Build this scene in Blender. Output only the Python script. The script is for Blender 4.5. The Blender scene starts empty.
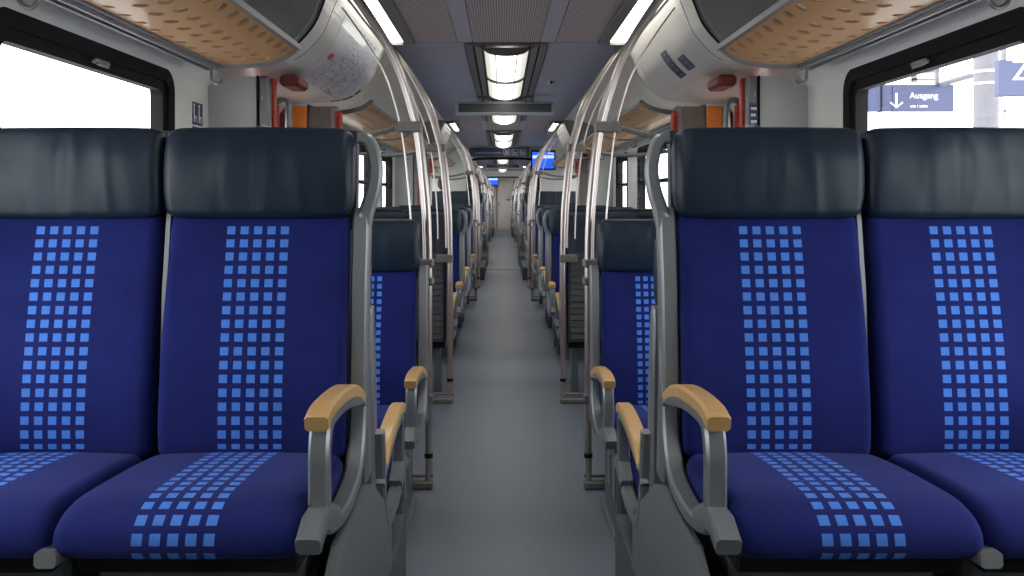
import bpy, bmesh, math, random
from mathutils import Vector, Matrix
R = math.radians
random.seed(7)
C = bpy.context.scene.collection
S = bpy.context.scene

# ------------------------------------------------------------------ camera, sky, exposure
EYE = 1.29
cam_d = bpy.data.cameras.new('camera')
cam = bpy.data.objects.new('camera', cam_d); C.objects.link(cam)
cam.location = (-0.03, 0, EYE); cam.rotation_euler = (R(90), 0, 0)
cam_d.sensor_width = 36; cam_d.lens = 830/1024*36
cam_d.shift_x = (512-501.7)/1024; cam_d.shift_y = -(288-198)/1024
cam_d.clip_start = 0.02; cam_d.clip_end = 300
S.camera = cam
S.view_settings.view_transform = 'Standard'; S.view_settings.look = 'None'
S.view_settings.gamma = 1; S.view_settings.use_curve_mapping = False
S.view_settings.exposure = 0.15
W = bpy.data.worlds.new('sky'); S.world = W; W.use_nodes = True
W.node_tree.nodes['Background'].inputs[0].default_value = (0.99, 0.985, 0.97, 1)
W.node_tree.nodes['Background'].inputs[1].default_value = 5.0
LAMP = 8.0

# ------------------------------------------------------------------ materials
def mat(name, col, rough=.5, metal=0., spec=.5, noise=0., nscale=30., bump=0., bscale=200., sheen=0., coat=0., tex=None):
    m = bpy.data.materials.new(name); m.use_nodes = True
    n = m.node_tree.nodes; l = m.node_tree.links; b = n['Principled BSDF']
    b.inputs['Base Color'].default_value = (*col, 1); b.inputs['Roughness'].default_value = rough
    b.inputs['Metallic'].default_value = metal; b.inputs['Specular IOR Level'].default_value = spec
    if sheen: b.inputs['Sheen Weight'].default_value = sheen; b.inputs['Sheen Roughness'].default_value = .4
    if coat: b.inputs['Coat Weight'].default_value = coat
    tc = n.new('ShaderNodeTexCoord')
    if noise:
        t = n.new('ShaderNodeTexNoise'); t.inputs['Scale'].default_value = nscale; t.inputs['Detail'].default_value = 4
        l.new(tc.outputs['Object'], t.inputs['Vector'])
        mx = n.new('ShaderNodeMix'); mx.data_type = 'RGBA'
        mx.inputs[6].default_value = (*[c*(1-noise) for c in col], 1); mx.inputs[7].default_value = (*[min(1, c*(1+noise)) for c in col], 1)
        l.new(t.outputs['Fac'], mx.inputs[0]); l.new(mx.outputs[2], b.inputs['Base Color'])
    if bump:
        t = n.new('ShaderNodeTexNoise'); t.inputs['Scale'].default_value = bscale; t.inputs['Detail'].default_value = 3
        l.new(tc.outputs['Object'], t.inputs['Vector'])
        bp = n.new('ShaderNodeBump'); bp.inputs['Strength'].default_value = bump; bp.inputs['Distance'].default_value = .01
        l.new(t.outputs['Fac'], bp.inputs['Height']); l.new(bp.outputs[0], b.inputs['Normal'])
    return m

def nmath(nt, op, a, b=None):
    x = nt.nodes.new('ShaderNodeMath'); x.operation = op
    for i, v in enumerate((a, b)):
        if v is None: continue
        if isinstance(v, (int, float)): x.inputs[i].default_value = v
        else: nt.links.new(v, x.inputs[i])
    return x.outputs[0]

def fabric():
    m = bpy.data.materials.new('blue_fabric'); m.use_nodes = True; nt = m.node_tree; n = nt.nodes; l = nt.links
    b = n['Principled BSDF']; b.inputs['Roughness'].default_value = .95; b.inputs['Specular IOR Level'].default_value = .15
    b.inputs['Sheen Weight'].default_value = .12; b.inputs['Sheen Roughness'].default_value = .45
    b.inputs['Sheen Tint'].default_value = (.35, .42, 1, 1)
    uv = n.new('ShaderNodeUVMap'); uv.uv_map = 'UVMap'
    sp = n.new('ShaderNodeSeparateXYZ'); l.new(uv.outputs[0], sp.inputs[0])
    P = .0327; Q = .0322; H = .30
    def sq(o, off, per=P):
        f = nmath(nt, 'FRACT', nmath(nt, 'ADD', nmath(nt, 'MULTIPLY', o, 1/per), off))
        return nmath(nt, 'LESS_THAN', nmath(nt, 'ABSOLUTE', nmath(nt, 'SUBTRACT', f, .5)), H)
    a = sq(sp.outputs[0], 50.5); c = sq(sp.outputs[1], 50.05, Q)
    inx = nmath(nt, 'LESS_THAN', nmath(nt, 'ABSOLUTE', sp.outputs[0]), 2.5*P)
    iny = nmath(nt, 'MULTIPLY', nmath(nt, 'GREATER_THAN', sp.outputs[1], -.02), nmath(nt, 'LESS_THAN', sp.outputs[1], .512))
    k = nmath(nt, 'MULTIPLY', nmath(nt, 'MULTIPLY', a, c), nmath(nt, 'MULTIPLY', inx, iny))
    t = n.new('ShaderNodeTexNoise'); t.inputs['Scale'].default_value = 9; t.inputs['Detail'].default_value = 6
    tc = n.new('ShaderNodeTexCoord'); l.new(tc.outputs['Object'], t.inputs['Vector'])
    mx = n.new('ShaderNodeMix'); mx.data_type = 'RGBA'
    mx.inputs[6].default_value = (.0065, .010, .075, 1); mx.inputs[7].default_value = (.015, .024, .165, 1)
    l.new(t.outputs['Fac'], mx.inputs[0])
    m2 = n.new('ShaderNodeMix'); m2.data_type = 'RGBA'
    l.new(k, m2.inputs[0]); l.new(mx.outputs[2], m2.inputs[6]); m2.inputs[7].default_value = (.07, .21, .68, 1)
    l.new(m2.outputs[2], b.inputs['Base Color'])
    t2 = n.new('ShaderNodeTexNoise'); t2.inputs['Scale'].default_value = 600; l.new(tc.outputs['Object'], t2.inputs['Vector'])
    bp = n.new('ShaderNodeBump'); bp.inputs['Strength'].default_value = .25; bp.inputs['Distance'].default_value = .004
    l.new(t2.outputs['Fac'], bp.inputs['Height']); l.new(bp.outputs[0], b.inputs['Normal'])
    return m

def leather():
    m = mat('navy_leather', (.008, .019, .036), .42, spec=.34, noise=.12, nscale=6)
    nt = m.node_tree; n = nt.nodes; l = nt.links
    tc = n.new('ShaderNodeTexCoord'); mp = n.new('ShaderNodeMapping'); mp.inputs['Scale'].default_value = (13, 6, 3)
    mp.inputs['Rotation'].default_value = (0, .25, 0)
    l.new(tc.outputs['Object'], mp.inputs[0])
    t = n.new('ShaderNodeTexNoise'); t.inputs['Scale'].default_value = 1.0; t.inputs['Detail'].default_value = 1; t.inputs['Distortion'].default_value = .4
    l.new(mp.outputs[0], t.inputs['Vector'])
    t2 = n.new('ShaderNodeTexNoise'); t2.inputs['Scale'].default_value = 350; l.new(tc.outputs['Object'], t2.inputs['Vector'])
    h = nmath(nt, 'ADD', t.outputs['Fac'], nmath(nt, 'MULTIPLY', t2.outputs['Fac'], .03))
    bp = n.new('ShaderNodeBump'); bp.inputs['Strength'].default_value = .8; bp.inputs['Distance'].default_value = .012
    l.new(h, bp.inputs['Height']); l.new(bp.outputs[0], n['Principled BSDF'].inputs['Normal'])
    return m

def ribbed(name, c1, c2, scale):
    m = mat(name, c1, .75, spec=.2)
    nt = m.node_tree; n = nt.nodes; l = nt.links
    tc = n.new('ShaderNodeTexCoord'); sp = n.new('ShaderNodeSeparateXYZ'); l.new(tc.outputs['Object'], sp.inputs[0])
    f = nmath(nt, 'FRACT', nmath(nt, 'MULTIPLY', sp.outputs[0], scale))
    k = nmath(nt, 'GREATER_THAN', f, .5)
    mx = n.new('ShaderNodeMix'); mx.data_type = 'RGBA'; mx.inputs[6].default_value = (*c1, 1); mx.inputs[7].default_value = (*c2, 1)
    l.new(k, mx.inputs[0]); l.new(mx.outputs[2], n['Principled BSDF'].inputs['Base Color'])
    return m

def wood(name, c1, c2, stretch=(3, 40, 3)):
    m = mat(name, c1, .42, spec=.4, coat=.15)
    nt = m.node_tree; n = nt.nodes; l = nt.links
    tc = n.new('ShaderNodeTexCoord'); mp = n.new('ShaderNodeMapping'); mp.inputs['Scale'].default_value = stretch
    l.new(tc.outputs['Object'], mp.inputs[0])
    t = n.new('ShaderNodeTexNoise'); t.inputs['Scale'].default_value = 2; t.inputs['Detail'].default_value = 5; t.inputs['Distortion'].default_value = 1
    l.new(mp.outputs[0], t.inputs['Vector'])
    mx = n.new('ShaderNodeMix'); mx.data_type = 'RGBA'; mx.inputs[6].default_value = (*c1, 1); mx.inputs[7].default_value = (*c2, 1)
    l.new(t.outputs['Fac'], mx.inputs[0]); l.new(mx.outputs[2], n['Principled BSDF'].inputs['Base Color'])
    return m

def emit(name, col, s):
    m = bpy.data.materials.new(name); m.use_nodes = True; n = m.node_tree.nodes; b = n['Principled BSDF']
    b.inputs['Base Color'].default_value = (*[c*.5 for c in col], 1)
    b.inputs['Emission Color'].default_value = (*col, 1); b.inputs['Emission Strength'].default_value = s
    return m

def glass(name, tint=(.97, .98, 1), gl=.06):
    m = bpy.data.materials.new(name); m.use_nodes = True; n = m.node_tree.nodes; l = m.node_tree.links
    n.remove(n['Principled BSDF'])
    t = n.new('ShaderNodeBsdfTransparent'); t.inputs[0].default_value = (*tint, 1)
    g = n.new('ShaderNodeBsdfGlossy'); g.inputs['Roughness'].default_value = .03
    mx = n.new('ShaderNodeMixShader'); lw = n.new('ShaderNodeLayerWeight'); lw.inputs['Blend'].default_value = .5
    k = nmath(m.node_tree, 'ADD', nmath(m.node_tree, 'MULTIPLY', nmath(m.node_tree, 'POWER', lw.outputs['Facing'], 5), .4), .02)
    l.new(k, mx.inputs[0]); l.new(t.outputs[0], mx.inputs[1]); l.new(g.outputs[0], mx.inputs[2])
    l.new(mx.outputs[0], n['Material Output'].inputs[0])
    return m

M = {}
M['fabric'] = fabric(); M['leather'] = leather()
M['frame'] = mat('grey_frame_paint', (.19, .205, .22), .38, metal=.35, noise=.06, nscale=4)
M['frame_l'] = mat('worn_light_frame', (.22, .24, .255), .36, metal=.45)
M['shell'] = mat('seat_back_shell', (.050, .060, .068), .55)
M['navyshell'] = mat('navy_back_panel', (.022, .032, .048), .5, noise=.1, nscale=20)
M['pad'] = wood('armrest_wood', (.50, .30, .11), (.62, .40, .17))
M['rackwood'] = wood('rack_wood', (.50, .28, .13), (.54, .31, .15), (2, .6, 2))
M['pedestal'] = mat('pedestal_grey', (.085, .105, .12), .5, noise=.08, nscale=12)
M['skirt'] = mat('podium_cover_grey', (.085, .095, .105), .5, noise=.08, nscale=8)
M['cover'] = mat('lit_cover_grey', (.15, .17, .185), .42, noise=.06, nscale=8)  # podium grey lightened: the sloped face's catch of light put into the colour
M['floor'] = mat('speckled_floor', (.135, .162, .20), .42, spec=.5, noise=.25, nscale=90, bump=.05, bscale=300)
M['strip'] = mat('metal_floor_strip', (.10, .10, .10), .45, metal=.6)
M['wall'] = mat('wall_laminate', (.74, .74, .70), .45, noise=.04, nscale=40)
M['cove'] = mat('cove_panel', (.78, .78, .75), .42)
M['partition'] = mat('partition_laminate', (.56, .58, .56), .5, noise=.08, nscale=120)
M['darkpart'] = ribbed('dark_patterned_partition', (.15, .14, .125), (.20, .19, .17), 90)
M['rubber'] = mat('black_rubber', (.010, .010, .012), .75, spec=.15)
M['ceil'] = ribbed('ceiling_fine_rib', (.25, .26, .33), (.31, .32, .39), 110)
M['ceilsm'] = mat('ceiling_smooth', (.33, .33, .40), .6)
M['ceilrib'] = ribbed('ceiling_perforated', (.42, .37, .38), (.20, .19, .22), 75)
M['greypanel'] = mat('grey_upper_panel', (.25, .26, .27), .5, noise=.08, nscale=60)
M['fairing'] = mat('fairing_gloss', (.64, .62, .58), .3, spec=.5, coat=.2)
M['steel'] = mat('stainless_steel', (.50, .465, .45), .30, metal=.85)
M['clamp'] = mat('clamp_grey', (.20, .20, .195), .45, metal=.5)
M['alu'] = mat('rack_aluminium', (.24, .25, .26), .4, metal=.6)
M['aludark'] = mat('rack_dark_profile', (.24, .25, .26), .5, metal=.4)
M['lampframe'] = mat('lamp_frame', (.16, .155, .145), .4, metal=.5)
M['lamp'] = emit('lamp_diffuser', (1.0, .97, .88), LAMP)
_n = M['lamp'].node_tree; _t = _n.nodes.new('ShaderNodeTexCoord'); _s = _n.nodes.new('ShaderNodeSeparateXYZ'); _n.links.new(_t.outputs['Object'], _s.inputs[0])
_g = nmath(_n, 'POWER', 2.718, nmath(_n, 'MULTIPLY', nmath(_n, 'POWER', nmath(_n, 'MULTIPLY', _s.outputs[0], 1/.055), 2), -1))
_n.links.new(nmath(_n, 'ADD', nmath(_n, 'MULTIPLY', _g, LAMP), .55), _n.nodes['Principled BSDF'].inputs['Emission Strength'])
M['red'] = mat('red_paint', (.50, .035, .015), .4)
M['darkred'] = mat('dark_red_plastic', (.16, .012, .012), .45)
M['orange'] = mat('orange_paint', (.80, .24, .02), .45)
M['glass'] = glass('window_glass'); M['screen'] = glass('screen_glass', (.96, .97, .97))
M['blackplastic'] = mat('black_plastic', (.012, .012, .014), .7, spec=.15)
M['white'] = mat('white_print', (.8, .8, .8), .6)
M['map'] = mat('map_paper', (.62, .63, .68), .35, coat=.3)
M['ink'] = mat('map_ink', (.15, .15, .22), .6)
M['inkl'] = mat('map_pale_ink', (.28, .29, .38), .6)
M['redink'] = mat('red_ink', (.50, .04, .05), .6)
M['blue'] = mat('sticker_navy', (.03, .04, .11), .4)
M['tvblue'] = emit('screen_blue', (.015, .10, .75), 1.3)
M['tvpale'] = emit('screen_pale', (.55, .75, 1.0), 1.1)
M['door'] = mat('end_door', (.82, .81, .74), .5)
M['stationblue'] = mat('station_sign_blue', (.06, .072, .15), .5)
M['concrete'] = mat('platform_concrete', (.5, .5, .48), .8, noise=.1, nscale=5)
M['pillar'] = mat('station_pillar', (.16, .16, .18), .6, noise=.25, nscale=12)
M['skin'] = mat('skin', (.48, .27, .19), .55); M['hair'] = mat('dark_hair', (.018, .014, .012), .6, bump=.5, bscale=80)
M['coat'] = mat('dark_coat', (.05, .055, .07), .9); M['trousers'] = mat('dark_trousers', (.03, .035, .05), .9)
M['sensor'] = mat('sensor_grey', (.35, .35, .36), .4)

# ------------------------------------------------------------------ mesh helpers
class MB:
    def __init__(s): s.v = []; s.f = []; s.uv = None; s.sm = []
    def add(s, vs, fs, smooth=False):
        o = len(s.v); s.v += [tuple(p) for p in vs]; s.f += [tuple(i+o for i in f) for f in fs]; s.sm += [smooth]*len(fs); return s
    def box(s, x0, x1, y0, y1, z0, z1, b=0):
        if x0 > x1: x0, x1 = x1, x0
        if y0 > y1: y0, y1 = y1, y0
        if z0 > z1: z0, z1 = z1, z0
        b = min(b, (x1-x0)*.45, (y1-y0)*.45, (z1-z0)*.45)
        if b <= 0:
            vs = [(x, y, z) for x in (x0, x1) for y in (y0, y1) for z in (z0, z1)]
            return s.add(vs, [(0,1,3,2),(4,6,7,5),(0,4,5,1),(2,3,7,6),(0,2,6,4),(1,5,7,3)])
        # chamfered box
        vs = []; idx = {}
        for i, x in enumerate((x0, x1)):
            for j, y in enumerate((y0, y1)):
                for k, z in enumerate((z0, z1)):
                    sx, sy, sz = (1-2*i), (1-2*j), (1-2*k)
                    for a in range(3):
                        p = [x, y, z]; d = [sx*b, sy*b, sz*b]
                        for c in range(3):
                            if c != a: p[c] += d[c]
                        idx[(i,j,k,a)] = len(vs); vs.append(p)
        fs = []
        for a in range(3):
            for e in range(2):
                q = []
                for (m, n_) in ((0,0),(0,1),(1,1),(1,0)):
                    t = [0,0,0]; t[a] = e; t[(a+1)%3] = m; t[(a+2)%3] = n_
                    q.append(idx[(*t, a)])
                fs.append(tuple(q) if e else tuple(q[::-1]))
        for a in range(3):       # edges along axis a
            b1, c1 = (a+1)%3, (a+2)%3
            for m in range(2):
                for n_ in range(2):
                    t0 = [0,0,0]; t0[b1] = m; t0[c1] = n_; t1 = list(t0); t1[a] = 1
                    fs.append((idx[(*t0,b1)], idx[(*t1,b1)], idx[(*t1,c1)], idx[(*t0,c1)]))
        for i in range(2):
            for j in range(2):
                for k in range(2): fs.append((idx[(i,j,k,0)], idx[(i,j,k,1)], idx[(i,j,k,2)]))
        return s.add(vs, fs)
    def prism(s, poly, a0, a1, axis='x', smooth=False):
        n = len(poly)
        def P(a, p):
            return {'x': (a, p[0], p[1]), 'y': (p[0], a, p[1]), 'z': (p[0], p[1], a)}[axis]
        vs = [P(a0, p) for p in poly] + [P(a1, p) for p in poly]
        s.add(vs, [tuple(range(n))[::-1], tuple(range(n, 2*n))])
        o = len(s.v) - 2*n
        s.f += [(o+i, o+(i+1) % n, o+n+(i+1) % n, o+n+i) for i in range(n)]; s.sm += [smooth]*n
        return s
    def tube(s, pts, r, n=10, cap=True, smooth=True):
        pts = [Vector(p) for p in pts]; rings = []; up = None
        for i, p in enumerate(pts):
            d = (pts[min(i+1, len(pts)-1)] - pts[max(i-1, 0)]).normalized()
            if up is None:
                up = Vector((0, 0, 1)) if abs(d.z) < .9 else Vector((1, 0, 0))
            a = d.cross(up).normalized(); b = a.cross(d).normalized(); up = b
            rr = r[i] if isinstance(r, (list, tuple)) else r
            rings.append([p + a*rr*math.cos(2*math.pi*k/n) + b*rr*math.sin(2*math.pi*k/n) for k in range(n)])
        vs = [q for g in rings for q in g]; fs = []
        for i in range(len(rings)-1):
            for k in range(n):
                fs.append((i*n+k, i*n+(k+1) % n, (i+1)*n+(k+1) % n, (i+1)*n+k))
        s.add(vs, fs, smooth)
        if cap:
            o = len(s.v)-len(vs); s.f += [tuple(o+k for k in range(n))[::-1], tuple(o+(len(rings)-1)*n+k for k in range(n))]; s.sm += [False]*2
        return s
    def ribbon(s, path, x0, x1, t, smooth=True):
        """bar following path of (y,z) points, width x0..x1, thickness t (float or list)"""
        n = len(path); L = []; Rr = []
        for i, (y, z) in enumerate(path):
            a = path[max(i-1, 0)]; b = path[min(i+1, n-1)]
            d = Vector((b[0]-a[0], b[1]-a[1])).normalized(); nn = Vector((-d.y, d.x))
            tt = t[i] if isinstance(t, (list, tuple)) else t
            L.append((y+nn.x*tt/2, z+nn.y*tt/2)); Rr.append((y-nn.x*tt/2, z-nn.y*tt/2))
        c = min(.006, (x1-x0)*.2)
        vs = []
        for (ly, lz), (ry, rz) in zip(L, Rr):
            my, mz = (ly+ry)/2, (lz+rz)/2
            def mixp(a, q): return (a[0]*(1-q)+my*q, a[1]*(1-q)+mz*q)
            e = .35
            for (x, p, q) in ((x0, (ly, lz), e), (x0+c, (ly, lz), 0), (x1-c, (ly, lz), 0), (x1, (ly, lz), e),
                              (x1, (ry, rz), e), (x1-c, (ry, rz), 0), (x0+c, (ry, rz), 0), (x0, (ry, rz), e)):
                m = mixp(p, q); vs.append((x, m[0], m[1]))
        fs = [(i*8+k, i*8+(k+1) % 8, (i+1)*8+(k+1) % 8, (i+1)*8+k) for i in range(n-1) for k in range(8)]
        fs += [tuple(range(8))[::-1], tuple((n-1)*8+k for k in range(8))]
        return s.add(vs, fs, smooth)
    def mirror(s):
        s.v = [(-x, y, z) for x, y, z in s.v]; s.f = [f[::-1] for f in s.f]
        return s
    def shift(s, dx, dy, dz):
        s.v = [(x+dx, y+dy, z+dz) for x, y, z in s.v]; return s
    def build(s, name, m, parent=None, uv=None, flip=False):
        me = bpy.data.meshes.new(name); me.from_pydata(s.v, [], s.f)
        me.polygons.foreach_set('use_smooth', s.sm)
        if uv is not None:
            u = me.uv_layers.new(name='UVMap')
            for lp in me.loops: u.data[lp.index].uv = uv[lp.vertex_index]
        me.update()
        import bmesh as _b
        bm = _b.new(); bm.from_mesh(me); _b.ops.recalc_face_normals(bm, faces=bm.faces); bm.to_mesh(me); bm.free()
        if any(s.sm): me.set_sharp_from_angle(angle=R(42))
        if m: me.materials.append(M[m] if isinstance(m, str) else m)
        o = bpy.data.objects.new(name, me); C.objects.link(o)
        if parent: o.parent = parent
        return o

def tag(o, label, cat, group=None, kind=None):
    if label: o['label'] = label
    if cat: o['category'] = cat
    if group: o['group'] = group
    if kind: o['kind'] = kind
    return o
def struct(o): o['kind'] = 'structure'; return o
def empty(name, loc=(0, 0, 0), rz=0):
    o = bpy.data.objects.new(name, None); C.objects.link(o); o.location = loc; o.rotation_euler = (0, 0, rz); o.empty_display_size = .1
    return o
KIDS = {}
def copy_tree(o, parent=None):
    c = o.copy(); C.objects.link(c)
    if parent: c.parent = parent
    for ch in list(o.children): copy_tree(ch, c)
    return c
def lerp_path(pts, x):
    for (a, b), (c, d) in zip(pts, pts[1:]):
        if x <= c: return b + (d-b)*(x-a)/(c-a) if c != a else d
    return pts[-1][1]
def smooth_curve(pts, n=6):
    """Catmull-Rom through points"""
    P = [Vector(p) for p in pts]; out = []
    for i in range(len(P)-1):
        p0 = P[max(i-1, 0)]; p1 = P[i]; p2 = P[i+1]; p3 = P[min(i+2, len(P)-1)]
        for k in range(n):
            t = k/n
            out.append(.5*((2*p1)+(-p0+p2)*t+(2*p0-5*p1+4*p2-p3)*t*t+(-p0+3*p1-3*p2+p3)*t**3))
    out.append(P[-1]); return out

# ------------------------------------------------------------------ seats
def pad(path, width, thick, r, bulge=.0, v0=0., side_wing=0., nrow=40, wfun=None, sg=1):
    """padded upholstery swept along a (y,z) path; front faces the left-hand normal"""
    cur = [Vector(p) for p in smooth_curve([(a, b) for a, b in path], 8)]
    d = [0]
    for a, b in zip(cur, cur[1:]): d.append(d[-1]+(b-a).length)
    Ltot = d[-1]
    ss = []
    K = 7
    for k in range(K): ss.append(r*(1-math.cos(math.pi/2*k/(K-1))))
    m = nrow
    for k in range(1, m): ss.append(r+(Ltot-2*r)*k/m)
    for k in range(K): ss.append(Ltot-r+r*math.sin(math.pi/2*k/(K-1)))
    ss[-1] = Ltot
    vs = []; uv = []; fs = []; nl = None
    for s_ in ss:
        i = 0
        while i < len(d)-2 and d[i+1] < s_: i += 1
        t = (s_-d[i])/max(1e-9, d[i+1]-d[i]); p = cur[i].lerp(cur[i+1], t)
        a = cur[max(i-1, 0)]; b = cur[min(i+2, len(cur)-1)]
        tg = (b-a).normalized(); nn = Vector((tg.y, -tg.x))*sg   # normal to the front
        e = min(s_, Ltot-s_); ins = 0
        if e < r: ins = r-math.sqrt(max(0, r*r-(r-e)**2))
        w = (wfun(s_/Ltot) if wfun else 1)*width/2 - ins*.8
        f0 = -ins; b0 = -thick+ins*.4
        rr = min(r, (f0-b0)*.45)
        loop = []
        NX = 12
        for k in range(6):       # front-left corner
            an = math.pi - k/5*math.pi/2
            loop.append((-w+rr+rr*math.cos(an), f0-rr+rr*math.sin(an), 1))
        for k in range(1, NX): loop.append((-w+rr+(2*w-2*rr)*k/NX, f0, 1))
        for k in range(6):
            an = math.pi/2 - k/5*math.pi/2
            loop.append((w-rr+rr*math.cos(an), f0-rr+rr*math.sin(an), 1))
        loop.append((w-rr*.3, b0, 0)); loop.append((-w+rr*.3, b0, 0))
        nl = len(loop)
        for (x, n_, fr) in loop:
            q = x/(width/2)
            n2 = n_ + (bulge*(1-q*q) + side_wing*abs(q)**3 if fr else 0)
            vs.append((x, p.x+nn.x*n2, p.y+nn.y*n2)); uv.append((x, s_+v0 if fr else -10))
    n = len(ss)
    for i in range(n-1):
        for k in range(nl): fs.append((i*nl+k, i*nl+(k+1) % nl, (i+1)*nl+(k+1) % nl, (i+1)*nl+k))
    fs += [tuple(range(nl))[::-1], tuple((n-1)*nl+k for k in range(nl))]
    mb = MB(); mb.add(vs, fs, True); return mb, uv

def make_seat(side, arm=True, loop=False, base='box'):
    """faces -Y; side=+1: aisle on +X. origin on the floor below the cushion-back junction"""
    root = empty('train_seat')
    # backrest
    mb, uv = pad([(-.008, .405), (-.012, .50), (.005, .66), (.032, .82), (.068, .995)], .446, .085, .026, bulge=.004, side_wing=.008,
                 v0=-.050, wfun=lambda t: 1-.035*max(0, t-.3)**1.2, sg=-1)
    back = mb.build('backrest', 'fabric', root, uv)
    mb, uv = pad([(-.012, .425), (-.12, .440), (-.28, .452), (-.40, .453), (-.460, .422), (-.470, .366)], .450, .09, .03, bulge=.006, v0=-.010,
                 wfun=lambda t: 1+.03*t)
    # path runs forward: front normal must point up
    for i, (x, y, z) in enumerate(mb.v): pass
    cush = mb.build('seat_cushion', 'fabric', root, uv)
    mb, uv = pad([(.044, .972), (.032, 1.05), (.036, 1.13), (.064, 1.206)], .462, .105, .026, bulge=.006, nrow=20,
                 wfun=lambda t: .965+.035*min(1, t*4)-.035*max(0, (t-.86)/.14)**2, sg=-1)
    head = mb.build('headrest', 'leather', root, uv)
    # back shell with louvres
    m = MB(); prof = [(.085, .36), (.09, .52), (.118, .70), (.146, .86), (.162, .965)]
    nl = 14
    for k in range(nl):
        z0 = .38+k*.041
        y0 = lerp_path([(b, a) for a, b in prof], z0)
        m.prism([(y0-.03, z0), (y0+.012, z0), (y0+.004, z0+.036), (y0-.03, z0+.036)], -.20, .20)
    m.prism([(.05, .36), (.083, .36), (.098, .6), (.155, .96), (.11, .96)], -.212, .212)
    sh = m.build('back_shell', 'shell', root)
    MB().prism([(.13, .945), (.166, .945), (.170, 1.05), (.176, 1.18), (.165, 1.197), (.14, 1.197)], -.226, .226).build('head_panel', 'navyshell', root)
    # frames
    cx = (.222 if base == 'low' else .246)*side
    def fr(w0, w1, name, top):
        m = MB()
        m.ribbon([(.085, .34), (.075, .42), (.062, .6), (.075, .8), (.098, top-.03), (.102, top)], w0, w1, [.09, .085, .075, .07, .06, .035])
        return m.build(name, 'frame', root)
    a, b = sorted((cx-.020, cx+.022))
    if arm: fr(a, b, 'side_frame', 1.0)
    # inner frame with the foot under the front gap
    ix = -.2275*side
    m = MB(); m.ribbon([(.085, .34), (.075, .42), (.062, .6), (.075, .8), (.098, .97), (.10, 1.02)], ix-.009, ix+.009, [.07, .065, .055, .05, .045, .03])
    m.ribbon([(.08, .37), (-.1, .345), (-.3, .352), (-.42, .37), (-.478, .375)], ix-.02, ix+.02, [.06, .05, .04, .035, .03])
    m.build('side_frame', 'frame_l', root)
    # under-frame beam
    MB().box(-.21, .21, -.40, .06, .315, .352, .006).build('seat_pan', 'blackplastic', root)
    if arm:
        x0, x1 = sorted((.247*side-.020, .247*side+.020))
        m = MB()
        back_p = smooth_curve([(.055, .60), (.0, .645), (-.05, .64)], 5)
        m.ribbon([(p.x, p.y) for p in smooth_curve([(.07, .66), (.05, .56), (.03, .46), (-.02, .385), (-.12, .36), (-.25, .362), (-.36, .39), (-.40, .42)], 5)], x0, x1, .032)
        m.ribbon([(p.x, p.y) for p in smooth_curve([(.06, .51), (.02, .545), (-.05, .558), (-.16, .580), (-.28, .592), (-.36, .588), (-.386, .545), (-.387, .48), (-.385, .40)], 5)], x0, x1, [.028]*26+[.034]*15)
        m.build('armrest', 'frame_l', root)
        arm_o = root.children[-1]
        m = MB(); m.ribbon([(-.30, .385), (-.38, .418), (-.43, .421), (-.483, .400)], x0-.003, x1+.003, [.04, .05, .045, .034])
        m.build('front_bracket', 'frame_l', root)
        x0, x1 = sorted((.246*side-.0225, .246*side+.0225))
        m = MB(); pts = [(p.x, p.y) for p in smooth_curve([(.015, .546), (-.04, .573), (-.14, .598), (-.26, .611), (-.36, .613), (-.412, .601)], 6)]
        m.ribbon(pts, x0, x1, [.024]+[.032]*(len(pts)-3)+[.036, .030])
        m.build('armrest_pad', 'pad', arm_o)['label'] = 'curved pale wooden armrest pad'
    if loop:
        x = .250*side
        pts = smooth_curve([(x-.01*side, 1.175), (x+.012*side, 1.170), (x+.026*side, 1.140), (x+.033*side, 1.095), (x+.026*side, 1.045), (x+.012*side, 1.0), (x, .955)], 6)
        m = MB(); n = len(pts); vs = []
        for i, p in enumerate(pts):
            a_ = pts[max(i-1, 0)]; b_ = pts[min(i+1, n-1)]; d = (b_-a_).normalized(); nn = Vector((-d.y, d.x))
            hw = .015 + .006*(i/n)**3
            for q, yy in ((-1, -.6), (-.6, -1), (.6, -1), (1, -.6), (1, .6), (.6, 1), (-.6, 1), (-1, .6)):
                vs.append((p.x+nn.x*hw*q, .088+.017*yy, p.y+nn.y*hw*q))
        fs = [(i*8+k, i*8+(k+1) % 8, (i+1)*8+(k+1) % 8, (i+1)*8+k) for i in range(n-1) for k in range(8)] + [tuple(range(8))[::-1], tuple((n-1)*8+k for k in range(8))]
        m.add(vs, fs, True); m.build('grab_handle', 'frame_l', root)
    if base == 'box':
        m = MB(); m.box(-.205, .205, -.335, .06, .02, .318, .012)
        m.build('pedestal', 'pedestal', root)
        ped = root.children[-1]
        for yy in (-.25, -.10): MB().box(side*.204, side*.209, yy-.03, yy+.03, .12, .26, .002).build('cover_plate', 'frame', ped)
        MB().box(-.222, .222, -.37, .08, .0, .022, .008).build('foot_plate', 'frame', root)
    elif base == 'leg':
        m = MB(); m.box(side*.165-.022, side*.165+.022, -.05, .02, .0, .318, .006); m.build('leg', 'pedestal', root)
        m = MB(); m.box(-side*.165-.022, -side*.165+.022, -.05, .02, .0, .318, .006); m.build('leg', 'pedestal', root)
    elif base == 'low':
        m = MB(); m.box(-.19, .19, -.15, .02, .226, .318, .006); m.build('pedestal', 'pedestal', root)
    return root

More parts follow.
